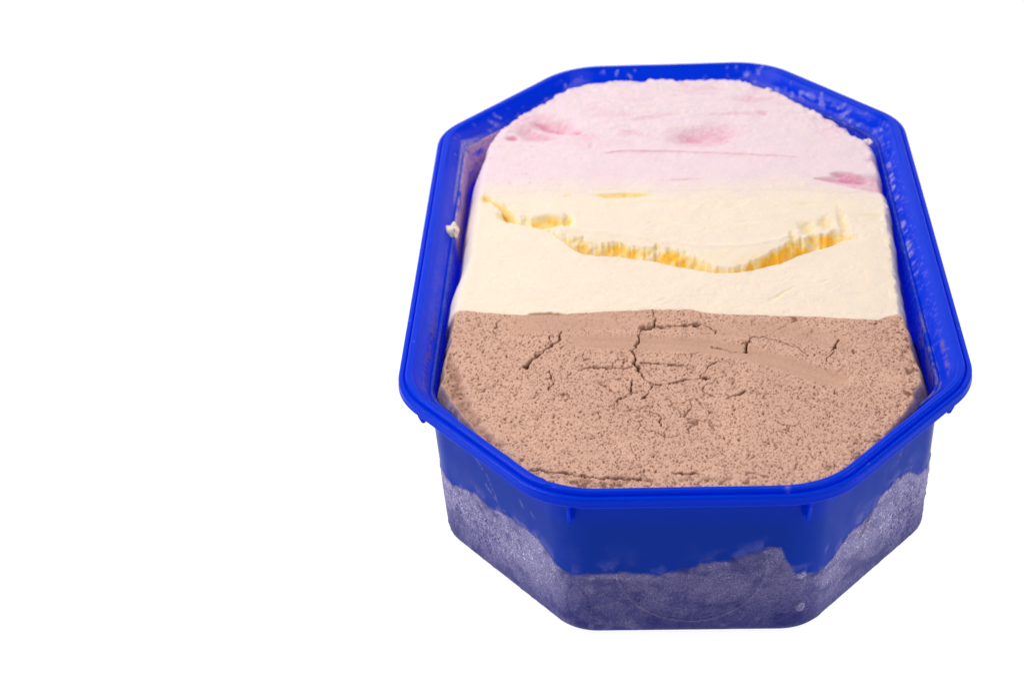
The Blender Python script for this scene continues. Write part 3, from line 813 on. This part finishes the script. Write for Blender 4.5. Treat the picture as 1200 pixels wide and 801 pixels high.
    Z -= 0.2 * sp; inn = np.maximum(inn, 0.5 * sp)
    sp = sstep(0.55, 0.8, fbm(X, Y, 1.2, 3, 159)) * sstep(-4, 4, pk) * 0.5
    inn = np.maximum(inn, 0.4 * sp)
    # --- edges
    es = shoulder(X, Y)
    rough_far = sstep(60, 95, Y) + 0.40 * sstep(30, 60, X)
    es = es + (0.15 + 1.5 * rough_far) * fbm(X, Y, 4.0, 4, 160) + 0.6 * rough_far * vnoise(X, Y, 1.3, 161)
    u = np.clip(es - E, 0, None)
    soft = sstep(90, 50, Y) * sstep(0, -40, X)
    Z -= np.minimum(0.8 * u * u, 2.8 * u) * (1 - soft) + soft * np.minimum(0.30 * u * u, 2.3 * u)
    Z += 0.55 * rough_far * np.exp(-((E - es - 0.6) / 1.0) ** 2) * (0.3 + fbm(X, Y, 2.5, 3, 162))
    # --- pigment, and painted glow in the vanilla tear
    pm = np.clip(sstep(-8.0, 12.0, pk + 5.5 * fbm(X, Y, 12, 4, 163) + 1.2 * vnoise(X, Y, 1.0, 164)), 0, 1)
    out = lerp3(VAN * (1 + 0.02 * fbm(X, Y, 12, 3, 165)[..., None]), PNK, pm)
    out = out * (1 + 0.025 * fbm(X, Y, 5, 3, 166)[..., None])
    # scattered light in the vanilla tear is painted: butter yellow, then egg yellow
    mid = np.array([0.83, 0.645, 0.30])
    out = lerp3(out, mid, np.clip(van_glow * 2.7, 0, 1)); out = lerp3(out, VGLOW, np.clip(van_glow * 1.6 - 0.68, 0, 1))
    out = lerp3(out, PIN, np.clip(inn * sstep(-6, 0, pk), 0, 1) * 0.9)
    # brown smear where the chocolate meets the vanilla
    dv = Y - yb(X)
    br = np.exp(-((dv - 0.2) / 0.45) ** 2) * sstep(-0.35, 0.35, fbm(X, Y, 5, 3, 167)) * 0.75
    bul = sstep(1.0, 0.75, ((X + 39.5) / 6.2) ** 2 + ((dv - 0.1) / 2.1) ** 2 + 0.15 * vnoise(X, Y, 1.2, 168))
    Z -= 0.55 * bul
    out = lerp3(out, np.array([0.36, 0.22, 0.10]), np.clip(np.maximum(br * 0.8, bul), 0, 1))
    Z -= 0.35 * np.exp(-np.clip(dv, 0, None) / 0.8)
    return Z, np.clip(out, 0, 1)


X, Y = grid(-72, 72, 0.25, lambda x: yb(x) - 0.6, ycut, 320)
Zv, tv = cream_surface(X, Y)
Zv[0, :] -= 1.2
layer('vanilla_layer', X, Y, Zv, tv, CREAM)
X, Y = grid(-72, 72, 0.25, ycut, lambda x: np.full(x.shape, 124.6), 350)
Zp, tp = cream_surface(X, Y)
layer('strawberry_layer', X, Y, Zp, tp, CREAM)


# ------------------------------------------------------------------ loose crumbs
def crumb(label, loc, size, rot, tint, seed, stretch=(1, 1, 1)):
    nu, nvv = 28, 18
    th = np.linspace(0, 2 * np.pi, nu, endpoint=False); phv = np.linspace(0, np.pi, nvv)[1:-1]
    T, Pp = np.meshgrid(th, phv)
    r = 1 + 0.28 * np.sin(T * 2 + seed) * np.sin(Pp) + 0.20 * np.sin(T * 3 + Pp * 2 + seed * 2) + 0.12 * np.sin(T * 5 - Pp * 4 + seed) * np.sin(Pp)
    v = np.stack([r * np.sin(Pp) * np.cos(T) * stretch[0], r * np.sin(Pp) * np.sin(T) * stretch[1], r * np.cos(Pp) * stretch[2]], -1).reshape(-1, 3) * size
    nr = nvv - 2
    q = ring_quads(nr, nu, False)
    v = np.vstack([v, [[0, 0, size * stretch[2]], [0, 0, -size * stretch[2]]]])
    j = np.arange(nu); j2 = (j + 1) % nu; n = nr * nu
    tr = np.concatenate([np.c_[np.full(nu, n), j, j2], np.c_[np.full(nu, n + 1), (nr - 1) * nu + j2, (nr - 1) * nu + j]])
    me = mesh_from('ice_cream_crumb', v, q[:, ::-1], tris=tr)
    cattr(me, 'tint', np.c_[np.tile(tint, (len(v), 1)), np.ones(len(v))])
    o = link('ice_cream_crumb', me, CREAM)
    o.location = tuple(c * 0.001 for c in loc); o.rotation_euler = rot
    o['label'] = label; o['category'] = 'crumb'; o['group'] = 'ice cream crumbs around the edge of the block'
    return o


crumb('off white crumb stuck to the left inner wall of the tub beside the vanilla', (-71.0, 17.0, 50.5), 1.85, (0.35, 0.1, 0.35), (0.85, 0.74, 0.60), 1.3, (0.95, 1.9, 0.95))
crumb('small pale pink crumb at the far right corner of the strawberry band', (67.2, 69.5, 52.0), 1.2, (0, 0, 0.6), (0.80, 0.68, 0.76), 2.1, (0.8, 1.5, 0.8))
crumb('small whitish crumb on the right edge where strawberry meets vanilla', (66.8, 25.2, 51.4), 1.4, (0, 0.2, 0.2), (0.86, 0.74, 0.74), 3.7, (0.8, 1.5, 0.8))
